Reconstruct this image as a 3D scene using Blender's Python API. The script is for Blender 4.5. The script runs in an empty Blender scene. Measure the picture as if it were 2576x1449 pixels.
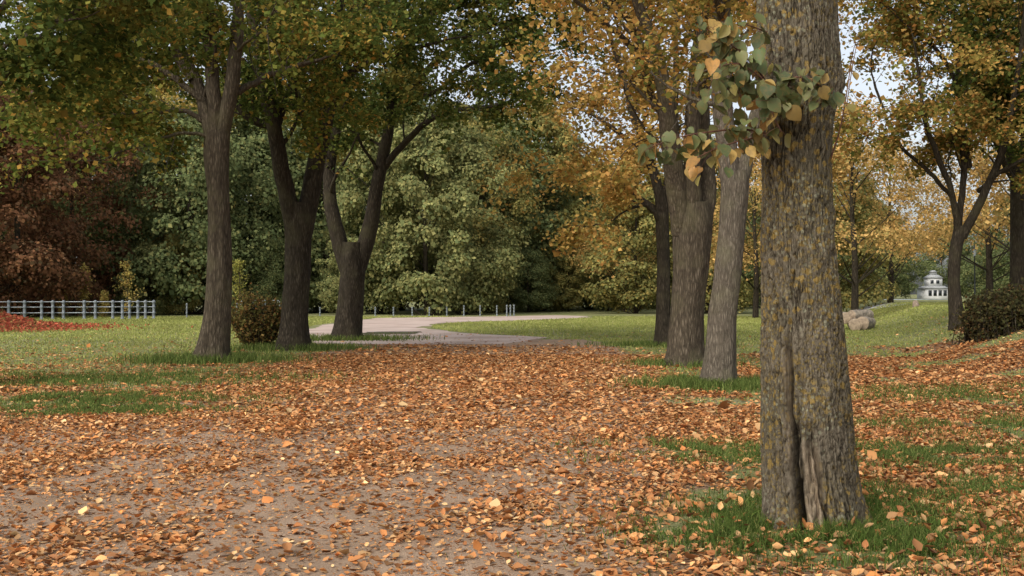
import bpy, math, numpy as np
from mathutils import Vector
rng=np.random.default_rng(11)
F=2862.;H=1.5;CX=1288.;HY=740.
def A(x,y,D): return np.array([(x-CX)/F*D, D, H-(y-HY)/F*D])
def G(x,y): 
    D=H*F/(y-HY); return np.array([(x-CX)/F*D,D,0.])
def ss(t):
    t=np.clip(t,0,1); return t*t*(3-2*t)
def vn(x,y,z=0.,seed=0):
    x,y,z=np.broadcast_arrays(np.asarray(x,float),np.asarray(y,float),np.asarray(z,float))
    xi=np.floor(x).astype(np.int64);yi=np.floor(y).astype(np.int64);zi=np.floor(z).astype(np.int64)
    u=x-xi;v=y-yi;w=z-zi
    u=u*u*(3-2*u);v=v*v*(3-2*v);w=w*w*(3-2*w)
    def h(i,j,k):
        n=(i*374761393+j*668265263+k*912271+seed*1274126)&0xffffffff
        n=((n^(n>>13))*1274126177)&0xffffffff
        return ((n^(n>>16))&0xffff)/65535.
    r=0
    for a in (0,1):
        for b in (0,1):
            for c in (0,1):
                r=r+h(xi+a,yi+b,zi+c)*(u if a else 1-u)*(v if b else 1-v)*(w if c else 1-w)
    return r
def fbm(x,y,z=0.,seed=0,o=4):
    s=0;a=.5;t=0
    for i in range(o):
        s=s+a*vn(np.asarray(x)*2**i,np.asarray(y)*2**i,np.asarray(z)*2**i,seed+i*7);t+=a;a*=.5
    return s/t
def lin(c):
    c=np.asarray(c,float)/255.
    return np.where(c<=.04045,c/12.92,((c+.055)/1.055)**2.4)
COL=bpy.context.scene.collection
# ---------------------------------------------------------------- mesh helpers
def mk(name,V,Fc,mat,origin=(0,0,0),parent=None,col=None,smooth=False,attr=None,**props):
    if not isinstance(Fc,list): Fc=[Fc]
    V=np.asarray(V,float)-np.asarray(origin,float)
    me=bpy.data.meshes.new(name)
    idx=np.concatenate([f.ravel() for f in Fc]).astype(np.int32)
    tot=np.concatenate([np.full(len(f),f.shape[1]) for f in Fc])
    st=np.concatenate([[0],np.cumsum(tot)[:-1]]).astype(np.int32)
    me.vertices.add(len(V)); me.vertices.foreach_set("co",V.astype(np.float32).ravel())
    me.loops.add(len(idx)); me.loops.foreach_set("vertex_index",idx)
    me.polygons.add(len(tot)); me.polygons.foreach_set("loop_start",st)
    me.update(calc_edges=True)
    if smooth: me.polygons.foreach_set("use_smooth",np.ones(len(tot),bool))
    if col is not None:
        at=me.attributes.new("col",'FLOAT_COLOR','FACE')
        c=np.ones((len(tot),4),np.float32);c[:,:3]=col
        at.data.foreach_set("color",c.ravel())
    if attr:
        for k,v in attr.items():
            at=me.attributes.new(k,'FLOAT','POINT'); at.data.foreach_set("value",np.asarray(v,np.float32))
    me.materials.append(mat)
    ob=bpy.data.objects.new(name,me); COL.objects.link(ob)
    if parent is not None: ob.parent=parent
    else: ob.location=origin
    for k,v in props.items(): ob[k]=v
    return ob
def empty(name,loc,**props):
    e=bpy.data.objects.new(name,None);COL.objects.link(e);e.location=loc;e.empty_display_size=.3
    for k,v in props.items(): e[k]=v
    return e
def catmull(P,n):
    P=np.asarray(P,float)
    if len(P)<3:
        t=np.linspace(0,1,n)[:,None];return P[0]*(1-t)+P[-1]*t
    Q=np.vstack([2*P[0]-P[1],P,2*P[-1]-P[-2]])
    ts=np.linspace(0,len(P)-1-1e-6,n);i=ts.astype(int);t=(ts-i)[:,None]
    p0,p1,p2,p3=Q[i],Q[i+1],Q[i+2],Q[i+3]
    return .5*((2*p1)+(-p0+p2)*t+(2*p0-5*p1+4*p2-p3)*t**2+(-p0+3*p1-3*p2+p3)*t**3)
def tube(P,R,sides=8,rough=0.,seed=0,cap=True):
    P=np.asarray(P,float);n=len(P);R=np.asarray(R,float)
    T=np.gradient(P,axis=0);T/=np.linalg.norm(T,axis=1)[:,None]+1e-9
    ref=np.array([1.,0,0]) if abs(T[0][0])<.8 else np.array([0,1.,0])
    th=np.linspace(0,2*np.pi,sides,endpoint=False)
    V=np.zeros((n,sides,3));u=ref
    for i in range(n):
        u=u-T[i]*np.dot(u,T[i]);u/=np.linalg.norm(u)+1e-9
        w=np.cross(T[i],u)
        r=R[i]
        if rough>0:
            r=R[i]*(1+rough*(fbm(np.cos(th)*2.2,np.sin(th)*2.2,P[i][2]*.9,seed,3)-.5)*2+rough*.8*(vn(np.cos(th)*5,np.sin(th)*5,P[i][2]*1.5,seed+5)-.5))
        V[i]=P[i]+np.outer(np.cos(th)*r,u)+np.outer(np.sin(th)*r,w)
    a=np.arange(n-1)[:,None]*sides;j=np.arange(sides)[None];k=(j+1)%sides
    q=np.stack([a+j,a+k,a+sides+k,a+sides+j],-1).reshape(-1,4)
    return V.reshape(-1,3),q
class MB:
    def __init__(s): s.V=[];s.Q=[];s.C=[];s.n=0
    def add(s,V,Q,c=None):
        s.V.append(V);s.Q.append(Q+s.n);s.n+=len(V)
        if c is not None: s.C.append(np.broadcast_to(c,(len(Q),3)))
    def box(s,c,d,rot=0,col=None):
        c=np.asarray(c,float);d=np.asarray(d,float)/2
        v=np.array([[x,y,z] for x in(-1,1) for y in(-1,1) for z in(-1,1)],float)*d
        ca,sa=math.cos(rot),math.sin(rot)
        v=np.stack([v[:,0]*ca-v[:,1]*sa,v[:,0]*sa+v[:,1]*ca,v[:,2]],1)+c
        s.add(v,np.array([[0,1,3,2],[4,6,7,5],[0,4,5,1],[2,3,7,6],[0,2,6,4],[1,5,7,3]]),col)
    def tube(s,P,R,sides=8,**k):
        v,q=tube(P,R,sides,**k);s.add(v,q)
    def lathe(s,base,prof,sides=14):
        th=np.linspace(0,2*np.pi,sides,endpoint=False)
        V=np.concatenate([np.stack([base[0]+r*np.cos(th),base[1]+r*np.sin(th),np.full(sides,base[2]+z)],1) for r,z in prof])
        n=len(prof);a=np.arange(n-1)[:,None]*sides;j=np.arange(sides)[None];k=(j+1)%sides
        s.add(V,np.stack([a+j,a+k,a+sides+k,a+sides+j],-1).reshape(-1,4))
    def mk(s,name,mat,**k):
        c=np.concatenate(s.C) if s.C else None
        return mk(name,np.concatenate(s.V),np.concatenate(s.Q),mat,col=c,**k)
def leaf_t(rows,fold,curl,side=0.):
    t=np.linspace(0,1,rows)
    w=np.interp(t,[0,.12,.3,.5,.75,.92,1],[.16,.4,.5,.46,.28,.1,.01])
    V=[];
    for i in range(rows):
        z=curl*(t[i]**2)*.5;y=t[i]-curl*curl*.12*t[i]**2
        for sx in(-1,0,1):
            V.append([sx*w[i]*(1-.3*abs(fold)), y-(.1 if (sx and i==0) else 0), z+abs(sx)*fold*w[i]+side*sx*w[i]*t[i]])
    V=np.array(V);Q=[]
    for i in range(rows-1):
        for c in(0,1):
            a=i*3+c;Q.append([a,a+1,a+4,a+3])
    return V,np.array(Q)
DIAMOND=(np.array([[0,0,0],[.42,.42,.06],[0,1,-.05],[-.42,.42,.06]]),np.array([[0,1,2,3]]))
def inst(tpl,pos,size,nrm_jit,rg,up=(0,0,1),yaw=None):
    V,Q=tpl;N=len(pos)
    n=np.asarray(up,float)+rg.normal(0,1,(N,3))*np.asarray(nrm_jit)
    n/=np.linalg.norm(n,axis=1)[:,None]+1e-9
    d=rg.normal(0,1,(N,3));d-=n*np.sum(d*n,1)[:,None];d/=np.linalg.norm(d,axis=1)[:,None]+1e-9
    x=np.cross(d,n)
    sz=np.broadcast_to(size,(N,))[:,None,None]
    W=(V[None,:,0:1]*x[:,None]+V[None,:,1:2]*d[:,None]+V[None,:,2:3]*n[:,None])*sz+pos[:,None]
    q=(Q[None]+np.arange(N)[:,None,None]*len(V)).reshape(-1,Q.shape[1])
    return W.reshape(-1,3),q,len(Q)
def pal(cols,wts,N,rg,jit=.22):
    c=lin(np.array(cols));w=np.array(wts,float);w/=w.sum()
    i=rg.choice(len(c),N,p=w);j=rg.choice(len(c),N,p=w);t=rg.random((N,1))*.5
    return (c[i]*(1-t)+c[j]*t)*(np.exp(rg.normal(0,jit,(N,1))))
# ---------------------------------------------------------------- materials
def newmat(name):
    m=bpy.data.materials.new(name);m.use_nodes=True;nt=m.node_tree;nt.nodes.clear()
    return m,nt
def N(nt,t,ins=None,**k):
    n=nt.nodes.new(t)
    for a,b in k.items(): setattr(n,a,b)
    if ins:
        for a,b in ins.items():
            if isinstance(b,bpy.types.NodeSocket): nt.links.new(b,n.inputs[a])
            else: n.inputs[a].default_value=b
    return n
def ramp(nt,fac,stops,interp='LINEAR'):
    r=nt.nodes.new('ShaderNodeValToRGB');r.color_ramp.interpolation=interp;e=r.color_ramp.elements
    while len(e)<len(stops): e.new(.5)
    for i,(p,c) in enumerate(stops):
        e[i].position=p;e[i].color=(*c,1) if hasattr(c,'__len__') else (c,c,c,1)
    nt.links.new(fac,r.inputs[0]);return r.outputs[0]
def mixc(nt,f,a,b,bt='MIX'):
    n=nt.nodes.new('ShaderNodeMix');n.data_type='RGBA';n.blend_type=bt
    for s,v in((0,f),(6,a),(7,b)):
        if isinstance(v,bpy.types.NodeSocket): nt.links.new(v,n.inputs[s])
        else: n.inputs[s].default_value=v if s==0 else (*v,1)
    return n.outputs[2]
def math_(nt,op,a,b=0.,clamp=False):
    n=nt.nodes.new('ShaderNodeMath');n.operation=op;n.use_clamp=clamp
    for s,v in((0,a),(1,b)):
        if isinstance(v,bpy.types.NodeSocket): nt.links.new(v,n.inputs[s])
        else: n.inputs[s].default_value=v
    return n.outputs[0]
def finish(nt,col,rough=.9,height=None,bs=.5,bd=.02,spec=.2,metal=0.):
    p=N(nt,'ShaderNodeBsdfPrincipled')
    if isinstance(col,bpy.types.NodeSocket): nt.links.new(col,p.inputs['Base Color'])
    else: p.inputs['Base Color'].default_value=(*col,1)
    p.inputs['Roughness'].default_value=rough;p.inputs['Specular IOR Level'].default_value=spec;p.inputs['Metallic'].default_value=metal
    if height is not None:
        b=N(nt,'ShaderNodeBump',{'Height':height,'Strength':bs,'Distance':bd});nt.links.new(b.outputs[0],p.inputs['Normal'])
    o=N(nt,'ShaderNodeOutputMaterial');nt.links.new(p.outputs[0],o.inputs[0]);return p,o
def leaf_mat(name,trans=.3):
    m,nt=newmat(name)
    a=N(nt,'ShaderNodeAttribute',attribute_name='col')
    p=N(nt,'ShaderNodeBsdfDiffuse',{'Color':a.outputs['Color']})
    t=N(nt,'ShaderNodeBsdfTranslucent',{'Color':a.outputs['Color']})
    mx=N(nt,'ShaderNodeMixShader',{0:trans,1:p.outputs[0],2:t.outputs[0]})
    N(nt,'ShaderNodeOutputMaterial',{0:mx.outputs[0]});return m
M_leaf=leaf_mat('leaf_foliage',.38);M_fall=leaf_mat('leaf_fallen',.08);M_grass=leaf_mat('grass_blades',.25)
m,nt=newmat('leaf_glossy');a=N(nt,'ShaderNodeAttribute',attribute_name='col')
tc=N(nt,'ShaderNodeTexCoord');nn=N(nt,'ShaderNodeTexNoise',{'Vector':tc.outputs['Object'],'Scale':38.,'Detail':4.})
cc=mixc(nt,ramp(nt,nn.outputs[0],[(.45,0.),(.65,.5)]),a.outputs['Color'],(.20,.14,.05))
p=N(nt,'ShaderNodeBsdfPrincipled',{'Base Color':cc,'Roughness':.55,'Specular IOR Level':.3});t=N(nt,'ShaderNodeBsdfTranslucent',{'Color':cc})
N(nt,'ShaderNodeOutputMaterial',{0:N(nt,'ShaderNodeMixShader',{0:.3,1:p.outputs[0],2:t.outputs[0]}).outputs[0]});M_leafg=m
def simple(name,c,rough=.7,metal=0.,nscale=12.,var=.35,bump=.3,spec=.3):
    m,nt=newmat(name);tc=N(nt,'ShaderNodeTexCoord')
    n=N(nt,'ShaderNodeTexNoise',{'Vector':tc.outputs['Object'],'Scale':nscale,'Detail':6.})
    c=np.array(c);cc=ramp(nt,n.outputs[0],[(.3,c*(1-var)),(.7,c*(1+var))])
    finish(nt,cc,rough,n.outputs[0],bump,.01,spec,metal);return m
def bark_mat(name,dark,light,scale=1.,furrow=(9,1.9)):
    m,nt=newmat(name);tc=N(nt,'ShaderNodeTexCoord')
    mp=N(nt,'ShaderNodeMapping',{'Vector':tc.outputs['Object'],'Scale':(furrow[0]*scale,furrow[0]*scale,furrow[1]*scale)})
    n1=N(nt,'ShaderNodeTexNoise',{'Vector':mp.outputs[0],'Scale':2.,'Detail':7.,'Roughness':.65,'Distortion':.4})
    v=N(nt,'ShaderNodeTexVoronoi',{'Vector':mp.outputs[0],'Scale':2.4},feature='DISTANCE_TO_EDGE')
    n2=N(nt,'ShaderNodeTexNoise',{'Vector':tc.outputs['Object'],'Scale':1.6,'Detail':4.})
    n3=N(nt,'ShaderNodeTexNoise',{'Vector':tc.outputs['Object'],'Scale':45.,'Detail':5.})
    f=math_(nt,'ADD',math_(nt,'MULTIPLY',n1.outputs[0],.75),math_(nt,'MULTIPLY',v.outputs[0],.6))
    c=ramp(nt,f,[(.3,np.array(dark)*.45),(.48,dark),(.7,light)])
    c=mixc(nt,math_(nt,'MULTIPLY',n2.outputs[0],.6),c,tuple(np.array(dark)*.75))
    c=mixc(nt,ramp(nt,n2.outputs[0],[(.5,0.),(.7,.35)]),c,tuple(np.array(light)*[.75,.85,.6]))
    hh=math_(nt,'ADD',f,math_(nt,'MULTIPLY',n3.outputs[0],.3))
    finish(nt,c,.95,hh,1.,.05,.1);return m
M_bark=bark_mat('bark_brown',(.088,.07,.048),(.22,.18,.13))
M_bark_grey=bark_mat('bark_grey',(.135,.112,.083),(.29,.245,.185),1.3)
M_bark_dark=bark_mat('bark_dark',(.046,.037,.026),(.12,.097,.068))
# near bark
m,nt=newmat('bark_lichen');tc=N(nt,'ShaderNodeTexCoord');O=tc.outputs['Object']
mp=N(nt,'ShaderNodeMapping',{'Vector':O,'Scale':(1.,1.,.45)})
n1=N(nt,'ShaderNodeTexNoise',{'Vector':mp.outputs[0],'Scale':38.,'Detail':8.,'Roughness':.72,'Distortion':.6})
n2=N(nt,'ShaderNodeTexNoise',{'Vector':O,'Scale':2.3,'Detail':4.})
n3=N(nt,'ShaderNodeTexNoise',{'Vector':O,'Scale':140.,'Detail':5.,'Roughness':.7})
ck=N(nt,'ShaderNodeAttribute',attribute_name='crack');wd=N(nt,'ShaderNodeAttribute',attribute_name='wood')
c=ramp(nt,n1.outputs[0],[(.3,(.05,.04,.028)),(.47,(.12,.098,.068)),(.62,(.195,.165,.12)),(.75,(.28,.25,.19))])
c=mixc(nt,ramp(nt,n2.outputs[0],[(.4,0.),(.65,.5)]),c,(.085,.075,.045))
nd=N(nt,'ShaderNodeTexNoise',{'Vector':O,'Scale':50.,'Detail':5.,'Roughness':.7})
def spots(scale,lo,hi,seedv,nb_scale,b0,b1):
    mpp=N(nt,'ShaderNodeMapping',{'Vector':O,'Location':seedv})
    vo=N(nt,'ShaderNodeTexVoronoi',{'Vector':mpp.outputs[0],'Scale':scale,'Randomness':1.})
    nb=N(nt,'ShaderNodeTexNoise',{'Vector':mpp.outputs[0],'Scale':nb_scale,'Detail':4.})
    d=math_(nt,'ADD',vo.outputs['Distance'],math_(nt,'MULTIPLY',nd.outputs[0],.8))
    return math_(nt,'MULTIPLY',ramp(nt,d,[(lo,1.),(hi,0.)]),ramp(nt,nb.outputs[0],[(b0,0.),(b1,1.)]))
s1=spots(17.,.71,.80,(0,0,0),2.4,.43,.52);s2=spots(42.,.72,.86,(3,1,2),3.4,.42,.54);s3=spots(26.,.64,.74,(7,4,9),2.2,.46,.55)
c=mixc(nt,math_(nt,'MULTIPLY',s2,.7),c,(.20,.145,.045))
c=mixc(nt,math_(nt,'MULTIPLY',s1,.85),c,mixc(nt,n3.outputs[0],(.13,.085,.022),(.40,.27,.08)))
c=mixc(nt,math_(nt,'MULTIPLY',s3,.6),c,(.28,.28,.19))
c=mixc(nt,ramp(nt,ck.outputs['Fac'],[(0.,0.),(1.,.86)]),c,(.02,.015,.010))
mp2=N(nt,'ShaderNodeMapping',{'Vector':O,'Scale':(40.,40.,3.)});nw=N(nt,'ShaderNodeTexNoise',{'Vector':mp2.outputs[0],'Scale':1.5,'Detail':6.})
wc=ramp(nt,nw.outputs[0],[(.35,(.09,.065,.042)),(.5,(.24,.18,.12)),(.7,(.40,.32,.22))])
c=mixc(nt,wd.outputs['Fac'],c,wc)
finish(nt,c,.95,math_(nt,'ADD',n1.outputs[0],math_(nt,'MULTIPLY',n3.outputs[0],.35)),1.,.014,.1);M_bark_near=m
# ---------------------------------------------------------------- terrain
def hgt(X,Y):
    return 0.9*ss((X-(9.6+.25*(Y-28)))/4.2)*ss((Y-13)/14)
TREES=[(1.98,7.5),(3.4,18.7),(3.65,24),(4.4,33),(-6.7,25.3),(-5.9,30.7),(-5.4,37.3)]
def xl(Y): return np.interp(Y,[-6,7,12,17,22,27,36,40],[-7,-6.2,-5.6,-5.4,-5.2,-4.9,-4.2,-4.2])
def xr(Y): return np.interp(Y,[-6,7,12,17,27,36,40],[.3,.75,1.5,2.1,2.9,2.6,1.5])
def edge_n(Y,s): return (fbm(Y*.6,s*3.1,0,s,4)-.5)*.9
def litter(X,Y):
    n=fbm(X*.45,Y*.35,0,3);n2=fbm(X*1.5+4,Y*1.0,0,9);n3=fbm(X*.9,Y*.5,0,29)
    on=ss((X-xl(Y)+.9)/1.8)*ss((xr(Y)-X+.9)/1.8)
    Lp=.17+.56*ss((Y-9.2)/8)+.62*ss((n2-.46)/.24)*(1-ss((Y-12)/6)*.5)
    Lp=Lp-.15*ss((n3-.52)/.16)
    Lr=.95-.85*ss((n3-.54)/.07)
    side=np.where(X<(xl(Y)+xr(Y))/2,0,1)
    Ll=.8-.55*ss((n3-.47)/.12)
    Ll=Ll*(1-.88*ss((Y-17-(n-.5)*12)/12))
    Lo=np.where(side==1,Lr*(1-.92*ss((Y-25-(n-.5)*8-np.clip(X-8,0,5)*1.2)/6)),Ll)
    L=on*Lp+(1-on)*Lo
    L=L*(1-ss((Y-32-(n-.5)*5)/3))
    for tx,ty in TREES:
        r=np.hypot((X-tx),(Y-ty)*.8); L=L*(.18+.82*ss((r-.55-.5*n2)/.5))
    for px_,py_,a_,b_ in ((3.7,10.6,1.1,.7),(1.7,10.8,.6,.5),(4.2,8.8,.8,.4),(-5.7,15.5,1.6,.7),(-7.,19,2.2,.9)):
        L=L*(1-.85*np.exp(-((X-px_)/a_)**2-((Y-py_)/b_)**2))
    return np.clip(L,0,1)
def graded(segs):
    out=[]
    for a,b,s in segs: out.append(np.arange(a,b,s))
    return np.unique(np.round(np.concatenate(out+[[segs[-1][1]]]),4))
gx=graded([(-900,-200,100),(-200,-60,20),(-60,-18,3),(-18,26,.3),(26,60,2),(60,200,20),(200,900,100)])
gy=graded([(-60,-6,6),(-6,2,1),(2,46,.3),(46,100,1.5),(100,200,20),(200,2000,200)])
XX,YY=np.meshgrid(gx,gy);ZZ=hgt(XX,YY)
def grid_faces(r,c):
    a=(np.arange(r-1)[:,None]*c+np.arange(c-1)[None]).ravel()
    return np.stack([a,a+1,a+c+1,a+c],1)
m,nt=newmat('ground_grass');tc=N(nt,'ShaderNodeTexCoord')
na=N(nt,'ShaderNodeTexNoise',{'Vector':tc.outputs['Object'],'Scale':.35,'Detail':5.})
nb=N(nt,'ShaderNodeTexNoise',{'Vector':tc.outputs['Object'],'Scale':9.,'Detail':8.,'Roughness':.7})
nc=N(nt,'ShaderNodeTexNoise',{'Vector':tc.outputs['Object'],'Scale':28.,'Detail':4.})
g=ramp(nt,na.outputs[0],[(.35,(.17,.185,.07)),(.5,(.24,.245,.10)),(.66,(.31,.285,.15))])
g=mixc(nt,ramp(nt,nb.outputs[0],[(.35,.6),(.6,0.)]),g,(.12,.125,.05))
lt=ramp(nt,nc.outputs[0],[(.35,(.09,.058,.036)),(.5,(.235,.15,.088)),(.65,(.38,.25,.15))])
at=N(nt,'ShaderNodeAttribute',attribute_name='litter')
k=math_(nt,'ADD',at.outputs['Fac'],math_(nt,'MULTIPLY',math_(nt,'SUBTRACT',nb.outputs[0],.5),1.2))
k=ramp(nt,k,[(.3,0.),(.5,1.)])
c=mixc(nt,k,g,lt);finish(nt,c,.95,nb.outputs[0],.6,.05,.1);M_ground=m
mk('ground',np.stack([XX,YY,ZZ],-1).reshape(-1,3),grid_faces(*XX.shape),M_ground,attr={'litter':litter(XX,YY).ravel()},smooth=True,
   kind='structure',label="grassy park ground covered with fallen autumn leaves",category="ground")
m,nt=newmat('path_dirt');tc=N(nt,'ShaderNodeTexCoord')
na=N(nt,'ShaderNodeTexNoise',{'Vector':tc.outputs['Object'],'Scale':1.1,'Detail':6.})
nb=N(nt,'ShaderNodeTexNoise',{'Vector':tc.outputs['Object'],'Scale':70.,'Detail':5.,'Roughness':.8})
nv=N(nt,'ShaderNodeTexVoronoi',{'Vector':tc.outputs['Object'],'Scale':90.})
nc=N(nt,'ShaderNodeTexNoise',{'Vector':tc.outputs['Object'],'Scale':26.,'Detail':4.})
d=ramp(nt,na.outputs[0],[(.3,(.27,.185,.12)),(.55,(.38,.268,.18)),(.75,(.44,.32,.225))])
d=mixc(nt,ramp(nt,nb.outputs[0],[(.35,.6),(.58,0.)]),d,(.17,.108,.068))
d=mixc(nt,ramp(nt,nv.outputs['Distance'],[(.1,.25),(.3,0.)]),d,(.50,.41,.31))
lt=ramp(nt,nc.outputs[0],[(.35,(.09,.058,.035)),(.5,(.24,.15,.086)),(.65,(.38,.245,.145))])
at=N(nt,'ShaderNodeAttribute',attribute_name='litter')
k=math_(nt,'ADD',at.outputs['Fac'],math_(nt,'MULTIPLY',math_(nt,'SUBTRACT',nc.outputs[0],.5),1.6))
k=ramp(nt,k,[(.65,0.),(.95,.8)])
finish(nt,mixc(nt,k,d,lt),.95,math_(nt,'ADD',nb.outputs[0],math_(nt,'MULTIPLY',nv.outputs['Distance'],.5)),.6,.008,.1);M_path=m
ys=np.arange(-6,37.6,.15);us=np.linspace(0,1,60)
L=xl(ys)+edge_n(ys,1);R=xr(ys)+edge_n(ys,2)
PX=L[:,None]*(1-us)+R[:,None]*us;PY=np.repeat(ys[:,None],60,1)
mk('path',np.stack([PX,PY,np.full_like(PX,.006)],-1).reshape(-1,3),grid_faces(*PX.shape),M_path,attr={'litter':litter(PX,PY).ravel()},
   kind='structure',label="sandy dirt avenue strewn with orange leaves",category="path")
fy=[866,858,850,842,835,825,818,812,806,800,796,793.5]
fl=[790,785,775,765,770,785,810,850,900,950,1285,1370]
fr=[1290,1320,1360,1225,1130,1065,1075,1130,1330,1485,1475,1420]
fD=np.array([H*F/(y-HY) for y in fy]);ys=np.linspace(fD[0],fD[-1],220)
L=np.interp(ys,fD,(np.array(fl)-CX)/F*fD)+(fbm(ys*.5,1,0,4)-.5)*1.1;R=np.interp(ys,fD,(np.array(fr)-CX)/F*fD)+(fbm(ys*.5,8,0,5)-.5)*1.3
PX=L[:,None]*(1-us)+R[:,None]*us;PY=np.repeat(ys[:,None],60,1)
m,nt=newmat('gravel_pink');tc=N(nt,'ShaderNodeTexCoord')
na=N(nt,'ShaderNodeTexNoise',{'Vector':tc.outputs['Object'],'Scale':.5,'Detail':8.,'Roughness':.65})
d=ramp(nt,na.outputs[0],[(.3,(.34,.25,.20)),(.5,(.50,.385,.32)),(.7,(.58,.47,.40))]);finish(nt,d,.9,na.outputs[0],.3,.03,.2)
mk('gravel_path',np.stack([PX,PY,np.full_like(PX,.012)],-1).reshape(-1,3),grid_faces(*PX.shape),m,kind='structure',label="pale pinkish gravel path curving across the lawn",category="path")
m,nt=newmat('puddle_water');tc=N(nt,'ShaderNodeTexCoord');na=N(nt,'ShaderNodeTexNoise',{'Vector':tc.outputs['Object'],'Scale':2.})
finish(nt,(.16,.15,.14),.12,na.outputs[0],.05,.01,.6)
th=np.linspace(0,2*np.pi,60,endpoint=False);pc=G(975,838);rr=1+.5*(fbm(np.cos(th)*1.3+3,np.sin(th)*1.3,0,8)-.5)*2
V=np.stack([pc[0]+1.15*rr*np.cos(th),pc[1]+1.6*rr*np.sin(th),np.full(60,.017)],1)
mk('puddle',V,np.arange(60)[None],m,kind='structure',label="shallow grey puddle on the gravel path",category="water")
t=np.linspace(0,1,40);cx=np.interp(t,[0,.5,1],[24.6,23.2,22.6]);cy=np.interp(t,[0,.5,1],[82,62,52])
V=[];
for i in range(40):
    for s in np.linspace(-1.0,1.0,7): V.append([cx[i]+s,cy[i],hgt(cx[i]+s,cy[i])+.03])
mk('asphalt_path',np.array(V),grid_faces(40,7),simple('asphalt',(.38,.38,.38),.8,0,8,.15),kind='structure',label="narrow grey asphalt path along the bank",category="path")
# ---------------------------------------------------------------- fallen leaves
FP=([(194,140,90),(178,122,77),(160,108,70),(204,156,104),(128,90,62),(212,178,128),(186,148,104),(100,72,52),(196,128,74)],[5,4.5,4,2.8,3.,1.4,1.8,1.7,2.4])
rg=np.random.default_rng(5)
mb=MB();tpls=[leaf_t(4,f,c,s) for f,c,s in[(.25,.4,.1),(.5,.7,-.2),(.1,.2,.2),(.8,.3,0),(-.2,-.4,.15),(.3,-.3,-.2)]]
tplf=[leaf_t(3,.4,.4),leaf_t(3,.15,-.3),DIAMOND]
def scatter(n,y0,y1,pw=1.):
    Y=np.sqrt(rg.random(n)*(y1**2-y0**2)+y0**2);X=(rg.random(n)-.5)*1.06*Y+rg.normal(0,.3,n)
    return X,Y
def put(X,Y,tp,size,jit,zl):
    for k in range(len(tp)):
        s=slice(k,None,len(tp));x,y=X[s],Y[s]
        z=hgt(x,y)+.010+rg.random(len(x))*zl
        v,q,nf=inst(tp[k],np.stack([x,y,z],1),size*np.exp(rg.normal(0,.33,len(x))),jit,rg)
        v[:,2]=np.maximum(v[:,2],hgt(v[:,0],v[:,1])+.008)
        mb.add(v,q,np.repeat(pal(*FP,len(x),rg,.25),nf,0))
X,Y=scatter(125000,4.8,14);k=rg.random(len(X))<litter(X,Y)*.9+.04;put(X[k],Y[k],tpls,.036,.26,.011)
X,Y=scatter(215000,14,28);k=rg.random(len(X))<litter(X,Y)+.03;put(X[k],Y[k],tplf,.050,.24,.012)
X,Y=scatter(95000,28,44);k=rg.random(len(X))<litter(X,Y)*1.+.025;put(X[k],Y[k],tplf[1:],.068,.25,.012)
X,Y=scatter(32000,4.8,12);put(X,Y,[DIAMOND],.013,.4,.003)
mb.mk('fallen_leaves',M_fall,kind='stuff',label="curled orange and brown leaves fallen on the ground",category="leaves")
# ---------------------------------------------------------------- grass
def blades(X,Y,h,w,rg,lean=.5):
    n=len(X);Z=hgt(X,Y);a=rg.random(n)*6.283;b=rg.random(n)*6.283;l=np.abs(rg.normal(0,lean,n))*h
    dx,dy=np.cos(a)*w/2,np.sin(a)*w/2
    V=np.zeros((n,6,3));B=np.stack([X,Y,Z],1);off=np.stack([dx,dy,0*dx],1)
    lv=np.stack([np.cos(b)*l,np.sin(b)*l,0*l],1);up=np.stack([0*h,0*h,h],1)
    V[:,0]=B-off;V[:,1]=B+off;M_=B+lv*.3+up*.6;V[:,2]=M_+off*.8;V[:,3]=M_-off*.8
    T=B+lv+up;V[:,4]=T+off*.1;V[:,5]=T-off*.1
    Q=np.array([[0,1,2,3],[3,2,4,5]]);q=(Q[None]+np.arange(n)[:,None,None]*6).reshape(-1,4)
    return V.reshape(-1,3),q
def gcol(n,rg,p,j=.2): return np.repeat(pal(*p,n,rg,j),2,0)
mb=MB();rg=np.random.default_rng(8)
Y=np.sqrt(rg.random(270000)*(75**2-12**2)+12**2);X=(rg.random(len(Y))-.5)*1.0*Y
onp=(X>xl(Y)-.1+edge_n(Y,1))&(X<xr(Y)+.1+edge_n(Y,2))&(Y<37.6)
fLi=np.interp(Y,fD,(np.array(fl)-CX)/F*fD);fRi=np.interp(Y,fD,(np.array(fr)-CX)/F*fD)
onf=(X>fLi-.3)&(X<fRi+.3)&(Y>fD[0])&(Y<fD[-1])
k=(~onp)&(~onf)&(rg.random(len(X))>litter(X,Y)*1.3+.02+.35*ss((fbm(X*.7,Y*.4,0,71)-.5)/.1))
X,Y=X[k],Y[k];h=(.022+.0006*Y)*np.exp(rg.normal(0,.3,len(X)))
v,q=blades(X,Y,h,.010+.0005*Y,rg,.9)
gc=pal([(150,156,84),(166,166,100),(134,142,76),(176,168,114)],[4,3,3,1],len(X),rg,.08)*(.7+.6*fbm(X*.4,Y*.2,0,2))[:,None]
mb.add(v,q,np.repeat(gc,2,0))
mb.mk('lawn_grass',M_grass,kind='stuff',label="short green lawn grass",category="grass")
mb=MB()
X=rg.normal(0,1,22000);Y=rg.normal(0,1,22000)
x=2.05+X*.62;y=7.25+Y*.5;r=np.hypot((x-2.0)/1.,(y-7.5)/1.0);k=(r>.3)&(fbm(x*4,y*4,0,6)>.4);x,y=x[k],y[k]
v,q=blades(x,y,(.03+.09*rg.random(len(x)))*np.exp(-np.abs(X[k])*.2),.006,rg,.8)
GT=([(74,92,42),(98,116,56),(60,76,36),(136,138,82)],[4,3,3,1.2])
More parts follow.
